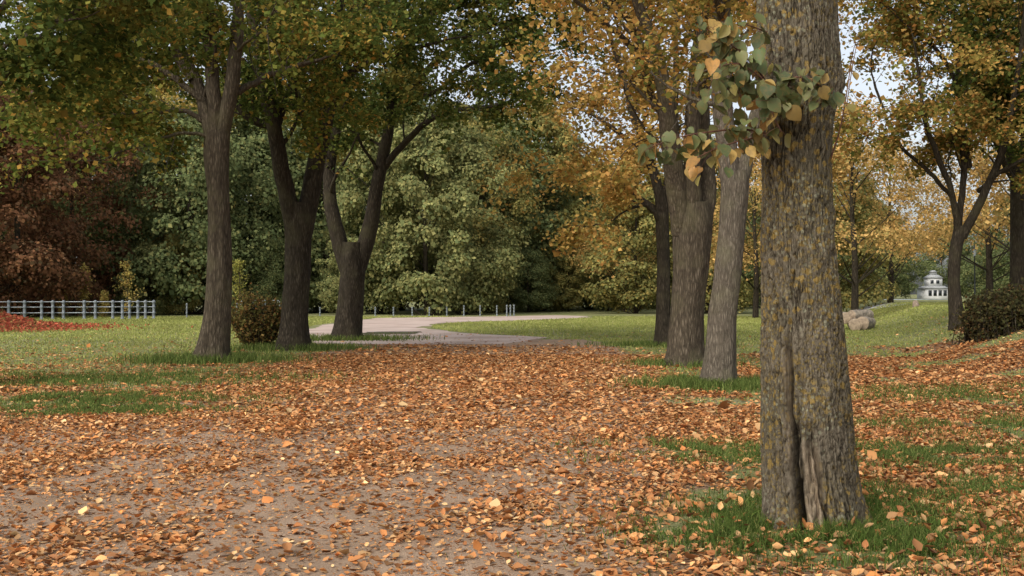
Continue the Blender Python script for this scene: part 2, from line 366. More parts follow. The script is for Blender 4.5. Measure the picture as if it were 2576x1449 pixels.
mb.add(v,q,gcol(len(x),rg,GT))
for (cx_,cy_,sx,sy,nn,hh) in [(3.7,10.6,.9,.5,12000,.05),(1.7,10.8,.5,.4,5000,.05),(4.2,8.8,.7,.3,6000,.045),(3.4,18.7,.6,.55,7000,.12),(3.65,24,.6,.6,2500,.12),(4.4,33,.9,.7,2500,.12),
    (-6.7,25.3,.9,.7,4500,.16),(-5.9,30.7,.9,.7,3500,.15),(-5.4,37.3,1.1,.7,3500,.15),(-5.9,16.3,1.1,.5,9000,.06),(-5.3,14.6,.8,.35,7000,.05),(-7.3,20.,2.0,.9,12000,.07),(3.,8.4,.5,.3,3000,.05),(5.4,13.,1.1,.6,6000,.06),(6.6,17,1.5,.8,6000,.07)]:
    x=cx_+rg.normal(0,sx,nn);y=cy_+rg.normal(0,sy,nn);k=fbm(x*2.5,y*2.5,0,16)>.42;x,y=x[k],y[k]
    v,q=blades(x,y,hh*(.5+rg.random(len(x))),.004+.00045*cy_,rg,.6);mb.add(v,q,gcol(len(x),rg,([(88,104,52),(112,126,66),(74,88,44),(138,140,84)],[4,3,3,1])))
mb.mk('grass_tufts',M_grass,kind='stuff',label="darker green grass tufts around the tree bases",category="grass")
rg=np.random.default_rng(55);mb=MB();x=2.05+rg.normal(0,.75,420);y=7.2+rg.normal(0,.55,420);k=np.hypot(x-2,y-7.5)>.42;x,y=x[k],y[k]
v,q,nf=inst(tpls[1],np.stack([x,y,.02+.05*rg.random(len(x))],1),.048*np.exp(rg.normal(0,.25,len(x))),.5,rg);mb.add(v,q,np.repeat(pal(*FP,len(x),rg,.25),nf,0))
mb.mk('fallen_leaves',M_fall,kind='stuff',label="brown leaves caught in the grass tuft",category="leaves")
# ---------------------------------------------------------------- trees
P_green=([(84,98,48),(108,118,60),(68,82,42),(138,136,66),(190,150,76)],[5,4,4,1.5,.5])
P_greeny=([(98,110,52),(128,130,62),(80,94,46),(174,150,76),(192,146,72)],[4,4,3.4,1.7,.9])
P_yel=([(200,162,92),(174,148,82),(208,166,100),(142,134,70),(188,136,76)],[4,4,2.2,3.4,1.4])
P_mix=([(176,146,80),(126,126,64),(194,154,88),(98,106,54),(174,122,68)],[2.8,4,2.4,3.2,1.4])
def build_tree(name,base,trunk,limbs,seed,palette,nleaf,lsize,tmat,label,group=None,spread=.22,levels=2,kids=(6,5),droop=.15,low=None,kidlen=2.6,flare=1.35,bare=.22,turnamt=.3):
    rg=np.random.default_rng(seed);base=np.asarray(base,float);mb=MB()
    tp=np.array([p[:3] for p in trunk]);tr=np.array([p[3] for p in trunk])
    n=40;P=catmull(tp,n);R=np.interp(np.linspace(0,len(tr)-1,n),np.arange(len(tr)),tr)
    zz=P[:,2]-base[2];R=R*(1+(flare-1)*np.exp(-np.clip(zz,0,9)/.28))
    P[0]-=[0,0,.15]
    mb.tube(P,R,36,rough=.15,seed=seed)
    TW=[]
    def branch(p,d,L,r,lvl):
        k=7;pts=[p];d=d/np.linalg.norm(d)
        for i in range(k):
            d=d+rg.normal(0,.16,3)+np.array([0,0,(.10 if lvl>0 else -droop)]);d/=np.linalg.norm(d)
            p=p+d*L/k;pts.append(p)
        pts=np.array(pts);mb.tube(pts,np.linspace(r,r*.25,k+1),6 if lvl else 4)
        if lvl==0: TW.append(pts)
        else: kids_on(pts,r,lvl,L)
    def kids_on(pts,r,lvl,L,lo=.25,nk=None,kl=None):
        nk=nk or kids[levels-lvl]
        for j in range(nk):
            t=lo+(1-lo)*(j+rg.random())/nk;f=t*(len(pts)-1);i=min(int(f),len(pts)-2)
            p=pts[i]*(1-(f-i))+pts[i+1]*(f-i);d=pts[i+1]-pts[i];d=d/(np.linalg.norm(d)+1e-9)
            a=rg.normal(0,1,3);a-=d*np.dot(a,d);a/=np.linalg.norm(a);
            if a[2]<-.35 and lvl==levels: a[2]*=.3
            nd=d*.55+a*1.0
            LL=(kl or L*.55)*(.7+.6*rg.random())
            branch(p,nd,LL,r*(1-.6*t)*.45,lvl-1)
    for lb in limbs:
        lp=np.array([q[:3] for q in lb]);dj=rg.normal(0,.5);
        lp[:,1]+=np.linspace(0,1,len(lp))*dj*2
        lr=np.array([q[3] for q in lb]);k=26
        P=catmull(lp,k);R=np.interp(np.linspace(0,len(lr)-1,k),np.arange(len(lr)),lr)
        P+=np.cumsum(rg.normal(0,.014,(k,3)),0)
        mb.tube(P,R,14,rough=.07,seed=seed+3)
        kids_on(P,lr.mean(),levels,0,lo=.22,nk=kids[0],kl=kidlen)
        branch(P[-1],P[-1]-P[-3],kidlen*.8,lr[-1]*.8,levels-1)
    e=empty(name,base,label=label,category="tree")
    if group: e['group']=group
    mb.mk('trunk',tmat,origin=base,parent=e,smooth=True)
    T=np.array(TW)
    wt=rg.random(len(T))**1.0*1.6+.15;wt[rg.random(len(T))<bare]*=.12
    ztop=H+.2586*base[1]+1.0
    wt*=np.where(T[:,3,2]>ztop,.18,1.)
    cnt=(nleaf/len(T)*wt).astype(int)
    i=np.repeat(np.arange(len(T)),cnt);f=(rg.random(len(i))**.7)*(T.shape[1]-1.001);a=f.astype(int);f=(f-a)[:,None]
    pos=T[i,a]*(1-f)+T[i,a+1]*f+rg.normal(0,spread,(len(i),3))*[1,1,.6]
    if low is not None: pos=pos[pos[:,2]>low+(rg.random(len(pos))**2)*1.6+ (fbm(pos[:,0]*.6,pos[:,1]*.6,0,seed)-.5)*3.]
    v,q,nf=inst(DIAMOND,pos,lsize*np.exp(rg.normal(0,.22,len(pos))),.75,rg)
    c=pal(*palette,len(pos),rg,.2)
    tn=fbm(pos[:,0]*.5,pos[:,1]*.5,pos[:,2]*.5,seed)
    turn=lin(np.array([186,154,80]))
    kk=(ss((tn-.55)/.12)*turnamt)[:,None];c=c*(1-kk)+turn*kk*np.exp(rg.normal(0,.2,(len(pos),1)))
    mk('crown',v,q,M_leaf,origin=base,parent=e,col=np.repeat(c,nf,0))
    return e
def PX_(D,*pts):
    return [[*A(x,y,D),r*D/F] for x,y,r in pts]
G1="lime trees lining the leaf-covered path"
D=25.3;build_tree('lime_tree',(-6.7,D,0),[[*A(531,912,D),.33]]+PX_(D,(545,800,32),(553,650,29),(549,500,28),(545,400,30),(547,330,30)),
 [PX_(D,(545,380,20),(500,240,17),(440,110,14),(380,-60,10),(330,-260,6)),PX_(D,(552,380,20),(590,200,18),(612,40,14),(640,-160,10),(660,-350,6)),
  PX_(D,(545,370,20),(535,200,17),(520,40,14),(500,-180,9),(480,-400,5)),PX_(D,(512,255,9),(430,190,8),(330,140,6),(220,110,4)),PX_(D,(590,230,9),(690,170,8),(790,120,5)),
  PX_(D,(540,330,7),(470,290,6),(380,290,5),(250,300,3)),PX_(D,(480,200,8),(380,90,7),(250,20,5),(120,-20,3)),PX_(D,(548,350,5),(480,340,4),(400,370,3),(330,400,2))],21,P_greeny,62000,.11,M_bark,"lime tree with grey-brown trunk and green-yellow crown beside the path",G1,kidlen=2.4,low=4.1)
D=30.7;build_tree('lime_tree',(-5.9,D,0),[[*A(738,885,D),.40]]+PX_(D,(742,800,33),(748,700,32),(750,620,33),(752,560,36),(755,510,32)),
 [PX_(D,(743,590,22),(715,450,21),(698,320,18),(672,180,14),(650,30,11),(640,-170,7)),PX_(D,(762,590,25),(790,440,23),(815,310,20),(838,150,16),(850,0,12),(870,-220,7)),
  PX_(D,(810,330,12),(850,215,11),(905,160,9),(1010,120,7),(1100,100,4)),PX_(D,(700,320,12),(640,300,10),(590,230,7),(560,120,5)),PX_(D,(835,160,11),(880,60,9),(960,-40,7),(1060,-120,4)),PX_(D,(700,310,10),(740,180,9),(760,20,7),(770,-150,4))],22,P_green,50000,.115,M_bark_dark,"lime tree with dark trunk forking low over a shrub",G1,kidlen=2.8,low=5.0,bare=.28)
D=37.3;build_tree('lime_tree',(-5.4,D,0),[[*A(874,858,D),.44]]+PX_(D,(880,770,31),(886,700,31),(887,650,33),(888,610,28)),
 [PX_(D,(880,690,22),(846,590,20),(824,470,16),(835,330,14),(868,180,11),(880,0,8),(890,-150,5)),PX_(D,(895,690,23),(934,570,20),(960,440,16),(985,320,13),(1005,180,10),(1020,0,8),(1030,-150,5)),
  PX_(D,(960,430,9),(1040,350,8),(1130,300,6),(1250,290,4)),PX_(D,(990,300,9),(1080,180,7),(1190,100,5),(1320,60,3)),PX_(D,(828,420,8),(770,320,7),(720,200,5)),PX_(D,(1010,150,9),(1100,0,7),(1200,-120,4)),PX_(D,(1000,250,8),(1100,240,6),(1200,170,5),(1330,160,3)),
  PX_(D,(1020,60,7),(1150,20,6),(1290,-10,4),(1400,-20,3))],23,P_green,72000,.13,M_bark_dark,"dark lime tree forking into a wide Y shape",G1,kidlen=3.0,low=5.2,bare=.26)
D=18.5;build_tree('lime_tree',(-9.0,D,0),[[-9.0,D,0,.3],[-9,D,2,.26],[-9.05,D,4.2,.24]],
 [[[-9,D,4,.10],[-8.6,D,6,.07],[-7.6,D,8,.05],[-6.9,D,10,.03]],[[-9,D,4,.16],[-9.8,D,7,.12],[-10.5,D,10,.05]],[[-9,D,4.1,.05],[-7.9,D+.3,5.5,.04],[-6.6,D+.5,6.3,.03],[-5.4,D+1,6.6,.015]],[[-9,D,4.5,.06],[-8.6,D+1.6,6.0,.05],[-8.2,D+3,7.,.03]],
  [[-9,D,4.2,.05],[-8.2,D-.3,5.4,.035],[-7.4,D-.6,5.8,.025],[-6.8,D-.8,5.8,.015]]],24,P_green,34000,.10,M_bark,"lime tree standing at the path edge",G1,kidlen=1.8,bare=.1)
D=18.7;build_tree('lime_tree',(3.4,D,0),[[*A(1806,975,D),.25]]+PX_(D,(1815,850,36),(1828,700,33),(1842,560,33),(1850,470,34),(1850,430,30)),
 [PX_(D,(1848,500,28),(1830,350,27),(1820,200,25),(1822,0,22),(1830,-250,16),(1830,-500,9)),PX_(D,(1858,500,22),(1885,400,19),(1908,300,16),(1938,150,12),(1960,-50,10),(1990,-300,6)),
  PX_(D,(1818,60,9),(1760,-20,8),(1660,-130,6),(1500,-180,4)),PX_(D,(1820,0,9),(1880,-150,8),(1990,-260,5))],25,P_mix,16000,.095,M_bark_grey,"lime tree with pale grey trunk and yellowing leaves",G1,kidlen=2.0,low=4.2)
D=23.9;build_tree('lime_tree',(3.65,D,0),[[*A(1722,922,D),.36]]+PX_(D,(1728,800,40),(1735,700,42),(1740,620,46),(1744,560,48),(1744,510,42)),
 [PX_(D,(1722,590,28),(1695,450,26),(1672,320,22),(1645,190,17),(1590,60,12),(1530,-80,8),(1480,-250,5)),PX_(D,(1744,590,26),(1738,420,22),(1742,250,16),(1758,90,13),(1770,-120,10),(1780,-350,6)),
  PX_(D,(1765,590,26),(1786,450,22),(1784,300,16),(1795,100,13),(1810,-100,10),(1830,-300,6)),PX_(D,(1650,210,9),(1580,130,8),(1500,80,6),(1420,30,4)),PX_(D,(1672,310,8),(1620,200,8),(1600,100,6),(1610,-40,4)),PX_(D,(1640,180,9),(1570,20,7),(1470,-60,4))],26,P_yel,22000,.11,M_bark,"stout lime tree with fluted trunk splitting into several stems",G1,kidlen=2.2,low=4.9,bare=.4)
D=33.;build_tree('lime_tree',(4.4,D,0),[[*A(1668,875,D),.22]]+PX_(D,(1668,780,17),(1668,660,16),(1666,560,17),(1662,480,16)),
 [PX_(D,(1663,520,13),(1640,400,12),(1600,280,9),(1560,140,7),(1520,0,5)),PX_(D,(1666,520,12),(1690,380,11),(1700,200,9),(1710,0,6)),PX_(D,(1660,540,7),(1600,470,6),(1540,420,5),(1490,430,3)),PX_(D,(1640,400,7),(1560,330,6),(1500,280,4),(1430,240,3)),PX_(D,(1665,560,6),(1620,520,5),(1570,530,3))],27,P_yel,25000,.125,M_bark_dark,"slender dark lime tree with orange-yellow leaves",G1,kidlen=2.4,bare=.38)
D=34.;X0=13.3;build_tree('lime_tree',(X0,D,hgt(X0,D)),[[*A(2412,835,D),.22]]+PX_(D,(2400,720,15),(2403,640,15),(2418,570,16)),
 [PX_(D,(2412,600,9),(2390,500,8),(2340,400,7),(2290,280,5),(2260,120,3)),PX_(D,(2420,600,12),(2465,480,10),(2500,360,8),(2520,200,6),(2530,0,3)),PX_(D,(2410,590,9),(2420,430,8),(2410,250,6),(2400,50,4),(2390,-150,3)),
  PX_(D,(2400,500,6),(2330,430,5),(2240,330,4),(2190,200,3)),PX_(D,(2440,420,7),(2400,200,6),(2300,60,4),(2210,0,3)),PX_(D,(2440,200,7),(2400,60,6),(2330,-60,5),(2250,-120,3)),PX_(D,(2460,480,6),(2530,420,5),(2600,400,3))],28,P_mix,50000,.12,M_bark_dark,"broad lime tree behind the hedge with thinning crown",G1,kidlen=2.8,bare=.28,low=4.0)
D=37.;X0=16.4;build_tree('lime_tree',(X0,D,hgt(X0,D)),[[*A(2560,800,D),.26]]+PX_(D,(2560,650,17),(2560,500,17),(2562,420,18)),
 [PX_(D,(2558,460,13),(2530,330,11),(2480,180,8),(2440,0,5)),PX_(D,(2562,460,13),(2600,300,11),(2640,100,8),(2650,-100,4)),PX_(D,(2560,470,8),(2500,400,7),(2440,300,5),(2400,170,3)),PX_(D,(2540,330,7),(2460,200,6),(2380,60,4))],29,P_green,46000,.13,M_bark_dark,"dark lime tree rising above the hedge",G1,kidlen=3.0)
# ---- near tree, detailed trunk
D=7.5;base=np.array([(2048-CX)/F*D,D,0.])
py=[1330,1300,1200,1100,1000,800,600,400,300,220,150,80,0,-300,-700]
pcx=[2050,2047,2037,2032,2027,2018,2005,2000,2003,2012,2012,2008,2005,1995,1990]
pr=[128,123,115,110,107,98,90,86,90,97,99,96,95,90,84]
pz=np.array([A(0,y,D)[2] for y in py]);pX=np.array([(x-CX)/F*D for x in pcx]);pR=np.array(pr)*D/F
zs=np.concatenate([np.arange(-.08,3.7,.006),np.arange(3.7,6.8,.04)]);S=460;th=np.linspace(0,2*np.pi,S,endpoint=False)
o_=np.argsort(pz);cx_=np.interp(zs,pz[o_],pX[o_]);rr=np.interp(zs,pz[o_],pR[o_])
TH,ZZ2=np.meshgrid(th,zs);CXm=cx_[:,None];Rm=rr[:,None]*np.ones_like(TH)
sx,cy=np.sin(TH),-np.cos(TH)
ang=(TH+np.pi)%(2*np.pi)-np.pi
flare=.04*np.exp(-np.clip(ZZ2,0,9)/.11)*(1+.8*np.sin(TH*5+1))
broad=(fbm(sx*1.5,cy*1.5,ZZ2*.9,3,3)-.5)*.08
wx=fbm(sx*4,cy*4,ZZ2*3.5,12,3)*1.8
wx2=fbm(sx*4+9,cy*4,ZZ2*3.5,13,3)*1.8
rid=np.abs(fbm(sx*11+wx,cy*11+wx2,ZZ2*6.5,5,3)-.5)*2
rid2=np.abs(fbm(sx*21+wx,cy*21+wx2,ZZ2*20+wx,15,3)-.5)*2
amask=.35+.65*ss((fbm(sx*1.3,cy*1.3,ZZ2*1.1,51)-.4)/.2)
crack=.9*np.exp(-(rid/.075)**2)*amask+.6*np.exp(-(rid2/.08)**2)
fur=-.015*np.exp(-(rid/.09)**2)*amask-.007*np.exp(-(rid2/.10)**2)+.006*rid
fur+=(.005*(fbm(sx*30,cy*30,ZZ2*26,7,3)-.5)*2)
def groove(c,w,dep,z0,z1,soft=.15,wig=.06,lean=0.,fr=3.2):
    cc=c+lean*ZZ2+wig*(fbm(ZZ2*fr,c*7,0,31)-.5)*2
    m_=(1-ss((ZZ2-(z1-soft))/soft/1.5));ww=w*(.55+.9*fbm(ZZ2*4,c*3,0,37));g=np.exp(-((ang-cc)/ww)**2)*m_
    lip=.03*(np.exp(-((ang-cc-w*2.6)/(w*1.6))**2)+np.exp(-((ang-cc+w*2.6)/(w*1.6))**2))*m_*min(1,dep/.06)*(.5+fbm(ZZ2*5,c*5,0,38))
    return -dep*g+lip,g
g1,k1=groove(-.56,.06,.12,0,1.25,.7,.22,.03,2.0);g2,k2=groove(-.44,.045,.06,0,.74,.2,.22,.18,3.0);g3,k3=groove(-.02,.035,.05,0,.62,.25,.2,-.26,2.6);g4,k4=groove(-.22,.025,.025,0,.5,.2,.2,-.08,3.5)
gro=g1+g2+g3+g4
gro+=.045*np.exp(-((ang+.86)/.22)**2)*(1-ss((ZZ2-.85)/.6))
gro+=.045*np.exp(-((ang+.22)/.17)**2-((ZZ2-.70)/.08)**2)
gro-=.03*np.exp(-((ang+.22)/.12)**2-((ZZ2-.40)/.2)**2)
gro+=.035*np.exp(-((ang-1.35)/.4)**2-((ZZ2-2.88)/.1)**2)
for i_ in range(10):
    r_=np.random.default_rng(i_+90);a0,z0_=r_.uniform(-1.2,1.2),r_.uniform(.7,3.1);gro+=.018*np.exp(-((ang-a0)/.16)**2-((ZZ2-z0_)/.06)**2)
wood=np.exp(-((ang+.20+.12*(fbm(ZZ2*3,1,0,61)-.5))/.15)**4)*(1-ss((ZZ2-.46)/.16))
wood=np.clip(wood,0,1)*ss((fbm(sx*7,cy*7,ZZ2*2.,44)-.32)/.22)*.9
wood=np.maximum(wood,.5*np.exp(-((ang+.66)/.06)**2)*(1-ss((ZZ2-1.)/.3))*ss((fbm(sx*5,cy*5,ZZ2*2.,46)-.4)/.2))
fur=fur*(1-.8*wood);crack=np.clip(crack*(1-wood)+.9*k1*(1-ss((ZZ2-.7)/.5)*.65)+.75*k2+.75*k3+.5*k4,0,1)
Rt=Rm+flare+broad+fur+gro
Vt=np.stack([CXm+sx*Rt,D+cy*Rt,ZZ2],-1).reshape(-1,3)
n_,s_=len(zs),S;a=np.arange(n_-1)[:,None]*s_;j=np.arange(s_)[None];k=(j+1)%s_
Qt=np.stack([a+j,a+k,a+s_+k,a+s_+j],-1).reshape(-1,4)
near=empty('lime_tree',base,label="thick lime tree trunk with yellow lichen and split base in grass",category="tree",group=G1)
mk('trunk',Vt,Qt,M_bark_near,origin=base,parent=near,smooth=True,attr={'wood':wood.ravel(),'crack':crack.ravel()})
rg=np.random.default_rng(77);mb=MB();tw=[]
top=np.array([cx_[-1],D,6.6])
for i in range(7):
    a=i*.9+rg.random()*.4;p=top-[0,0,rg.random()*1.2];d=np.array([math.cos(a)*.8,math.sin(a)*.8,1.]);pts=[p]
    for s in range(8):
        d=d+rg.normal(0,.12,3);d/=np.linalg.norm(d);p=p+d*.6;pts.append(p)
        if s>1:
            for kx in range(3):
                dd=d*.3+rg.normal(0,.8,3);dd/=np.linalg.norm(dd);q=np.array([p+dd*t for t in np.linspace(0,1.4,5)]);tw.append(q);mb.tube(q,np.linspace(.03,.008,5),5)
    mb.tube(np.array(pts),np.linspace(.14,.03,9),10)
mb.mk('branch',M_bark,origin=base,parent=near,smooth=True)
T=np.array(tw);i=np.repeat(np.arange(len(T)),16);f=rg.random(len(i))*3.99;aa=f.astype(int);f=(f-aa)[:,None]
pos=T[i,aa]*(1-f)+T[i,aa+1]*f+rg.normal(0,.3,(len(i),3));pos=pos[pos[:,2]>5]
v,q,nf=inst(DIAMOND,pos,.11,.7,rg);mk('crown',v,q,M_leaf,origin=base,parent=near,col=pal(*P_mix,len(pos),rg))
mb=MB();lm=MB()
tb=[leaf_t(9,f,c,s) for f,c,s in[(.3,.5,.15),(.15,-.6,.25),(.5,.3,-.3),(.1,-.5,-.2),(.6,-.2,.1),(.75,.7,.2)]]
def shoot(pts,r0,nl,spreadpx,yelf,sz=.098,r1=.0025):
    nl=int(nl*1.3)
    P=catmull(np.array([A(x,y,d) for x,y,d in pts]),24);mb.tube(P,np.linspace(r0,r1,24),6)
    for t in np.linspace(.12,1,nl):
        f=t*22.99;i=int(f);p=P[i]*(1-f+i)+P[i+1]*(f-i)
        off=rg.normal(0,1,3)*np.array([1,1.3,1.])*spreadpx*7/F;off[2]-=.025
        q=p+off
        mb.tube(np.array([p,(p+q)/2+[0,0,.012],q]),[.0016,.0013,.001],4)
        k=rg.integers(6);V,Q=tb[k]
        n=np.array([rg.normal(0,.65),-.7+rg.normal(0,.45),.35+rg.normal(0,.4)]);n/=np.linalg.norm(n)
        d=np.array([rg.normal(0,.4)+off[0]*3,rg.normal(0,.35),-1.]);d-=n*np.dot(d,n);d/=np.linalg.norm(d);x=np.cross(d,n)
        s=sz*(.5+.65*rg.random());W=(V[:,0:1]*x+V[:,1:2]*d+V[:,2:3]*n)*s+q
        if rg.random()<yelf: c=lin(np.array([[172,142,80],[156,130,74],[174,130,72],[140,130,72]][rg.integers(4)]))
        else: c=lin(np.array([[104,112,68],[88,100,60],[116,118,74],[80,90,56]][rg.integers(4)]))
        lm.add(W,Q,c*np.exp(rg.normal(0,.15)))
shoot([(1925,335,7.3),(1860,325,7.2),(1760,335,7.1),(1690,350,7.1),(1630,375,7.0)],.008,42,18,.15)
shoot([(1925,345,7.3),(1880,350,7.1),(1810,370,7.0),(1745,400,6.95)],.006,24,22,.6)
shoot([(1960,260,7.22),(1910,180,7.05),(1850,120,7.0),(1775,70,7.0)],.008,38,24,.45)
shoot([(1965,250,7.2),(1920,200,7.0),(1860,160,6.9),(1800,170,6.9)],.006,28,26,.15)
shoot([(1975,270,7.2),(1990,200,7.05),(2035,200,7.0),(2095,235,7.0)],.007,34,20,.12)
shoot([(1975,260,7.2),(1960,240,7.05),(1940,270,7.0),(1965,330,7.0)],.005,12,22,.25)
shoot([(1930,80,7.2),(1870,60,7.1),(1820,70,7.0),(1790,120,6.95)],.005,22,26,.4)
shoot([(1930,230,7.2),(1880,220,7.1),(1830,200,7.0),(1845,280,6.95)],.005,26,26,.2)
shoot([(1930,150,7.2),(1880,150,7.1),(1850,190,7.0),(1870,260,6.95)],.005,22,26,.15)
P=catmull(np.array([A(*p) for p in [(2090,400,7.4),(2112,330,7.3),(2128,250,7.25),(2143,150,7.25),(2152,110,7.2)]]),20);mb.tube(P,np.linspace(.006,.002,20),6)
shoot([(2130,270,7.25),(2143,180,7.22),(2156,112,7.2)],.003,3,6,.95,.10)
mb.mk('branch',simple('twig_red',(.12,.055,.035),.7,0,30,.3),origin=base,parent=near,smooth=True)
lm.mk('leaves',M_leafg,origin=base,parent=near,smooth=True)
# ---------------------------------------------------------------- background trees
def bgtree(seed,Ht,Rd,palette,nclump,per,ls,z0=.04,gap=0.):
    rg=np.random.default_rng(seed);mb=MB()
    P=catmull(np.array([[0,0,-.2],[.1,.1,Ht*.3],[rg.normal(0,.3),0,Ht*.6],[0,0,Ht*.9]]),16);mb.tube(P,np.linspace(Rd*.05,.04,16),12,rough=.08,seed=seed)
    C=[];lob=rg.random(6)*6.28
    while len(C)<nclump:
        t=z0+(1-z0)*rg.random()**1.1;a=rg.random()*6.283
        env=Rd*(math.sin(math.pi*min(1,(t*.84+.15)))**.6)*(.8+.22*math.sin(a*2+lob[0]+t*3)+.14*math.sin(a*3+lob[1]-t*5)+.2*rg.random())
        rad=env*(.5+.5*rg.random()**.5);C.append([math.cos(a)*rad,math.sin(a)*rad,t*Ht])
    C=np.array(C)
    for c in C[::4]:
        s=P[min(15,int(max(0,(c[2]/Ht-.15))*15))];mb.tube(catmull(np.array([s,(s+c)/2+[0,0,-.1],c]),5),np.linspace(.05,.015,5),5)
    rc=Rd*(.14+.15*rg.random(len(C)))
    i=np.repeat(np.arange(len(C)),per);u=rg.normal(0,1,(len(i),3));u/=np.linalg.norm(u,axis=1)[:,None]
    u[:,2]=np.where((u[:,2]<-.2)&(rg.random(len(i))<.6),-u[:,2],u[:,2])
    r=rc[i]*(.45+.8*rg.random(len(i))**.8)
    pos=C[i]+u*r[:,None]*[1,1,.75]
    out=C[i]*[1,1,0];out/=np.linalg.norm(out,axis=1)[:,None]+1e-6
    up=u*.8+out*.4+[0,0,.5];k=pos[:,2]>.15;pos=pos[k];i=i[k];up=up[k]
    v,q,nf=inst(DIAMOND,pos,ls*np.exp(rg.normal(0,.25,len(pos))),.5,rg,up=up)
    cj=np.exp(rg.normal(0,.12,len(C)))[i][:,None]
    return mb,v,q,pal(*palette,len(pos),rg,.16)*cj
protos={}
def proto(key,*a,bark=M_bark_dark,**k):
    mb,v,q,c=bgtree(*a,**k)
    t=mb.mk('trunk',bark,smooth=True);cr=mk('crown',v,q,M_leaf,col=c)
    protos[key]=(t,cr);COL.objects.unlink(t);COL.objects.unlink(cr)
P_dk=([(108,118,76),(122,128,82),(92,104,68),(142,138,86)],[4,3,3,1.3])
P_lt=([(142,142,90),(156,150,96),(122,128,82),(106,116,76)],[3,3,3,2])
P_ol=([(136,134,80),(154,142,84),(118,122,74),(172,150,86)],[3,3,3,1.5])
P_yg=([(168,152,84),(182,160,92),(146,140,78),(190,156,84)],[3,3,3,2])
P_rust=([(130,92,66),(112,80,58),(144,106,72),(98,84,62)],[3,3,2,2])
P_org=([(198,160,98),(206,168,104),(178,146,88),(152,138,82)],[3,2.5,3,3])
proto('dk',101,15,5.2,P_dk,110,230,.25);proto('dk2',102,13,5.8,P_dk,110,230,.25);proto('lt',103,13,4.2,P_lt,100,250,.23)
proto('ol',104,15,5.0,P_ol,110,230,.24);proto('rust',105,13,5.0,P_rust,110,240,.2);proto('org',106,12,4.8,P_org,80,150,.16,.30)
proto('lt2',107,14,4.8,P_lt,110,240,.23);proto('yg',108,14,4.6,P_yg,100,200,.19)
LB={'dk':"dark green broadleaf tree at the lawn edge",'dk2':"dense dark green tree at the lawn edge",'lt':"pale green broadleaf tree with leafy skirt",'lt2':"pale green broadleaf tree with leafy skirt",
 'ol':"olive and yellow broadleaf tree at the lawn edge",'rust':"rust brown autumn tree behind the fence",'org':"orange-yellow autumn tree in the park",'yg':"yellow-green autumn tree behind the path"}
rg=np.random.default_rng(3)
def place(key,px,D,s=1.,sz=None):
    x=(px-CX)/F*D;e=empty('broadleaf_tree',(x,D,float(hgt(x,D))),label=LB[key],category="tree",group="trees at the edge of the lawn")
    e.rotation_euler=(0,0,rg.random()*6.28);hz=s*(.93+.14*rg.random())
    if D>78 and s>.7 and px<1560: hz*=1.15
    e.scale=(s,s,sz or hz)
    for p in protos[key]:
        o=p.copy();COL.objects.link(o);o.parent=e
    return e
for a in [('rust',-120,68,1.1),('rust',40,72,1.05),('rust',180,80,1.),('rust',110,90,1.2),('dk',330,88,1.05),('dk2',480,84,.95),('yg',420,90,1.1),('ol',300,98,1.2),('yg',250,104,1.25),
  ('dk',600,92,1.),('ol',560,110,1.2),('dk2',700,94,1.),('dk',820,92,1.),('ol',760,112,1.2),('lt2',960,86,.95),('lt',1075,82,1.0),('dk2',900,104,1.2),('lt2',1165,84,.82),
  ('dk',1010,106,1.25),('ol',1130,112,1.2),('dk2',1270,98,1.),('ol',1350,103,1.05),('dk',1420,108,.9),('ol',1480,112,.9),('dk2',1560,112,.88),('ol',1640,115,.88),('dk2',1730,118,.8),
  ('dk',1830,120,.8),('dk2',1920,122,.8),('ol',2010,124,.76),('dk2',2100,126,.76),('ol',2180,128,.74),('dk',2240,140,.7),('dk2',2450,160,.8),('dk',2540,140,.8),('dk2',2640,130,.9),
  ('dk',1240,118,1.15),('dk2',1390,125,1.1),('dk',1510,130,.95),('ol',1680,135,.95),('dk',1870,140,.85),('dk2',2060,145,.85),('dk',2200,150,.8),
  ('ol',1600,88,.8),('org',1570,96,.95),('org',1900,70,.85),('org',2150,60,.9),('org',2240,84,.95),('ol',2080,80,.85),('org',2490,70,1.),('org',2610,62,1.05),('ol',1780,88,.9),
  ('rust',-240,78,1.2),('dk2',-100,96,1.3),('dk',20,104,1.3),('dk',2370,185,.8),('ol',1210,94,.9),
  ('lt',370,82,.42),('dk',560,86,.4),('ol',450,83,.38),('dk2',680,86,.4),('lt',860,84,.4),('ol',1230,90,.36),('dk2',1330,94,.4),('ol',1430,98,.4),('dk',1530,100,.42),('lt',1610,102,.38),('dk2',1820,108,.42),('ol',1960,108,.4),('dk',2080,110,.4)]:
    place(*a)
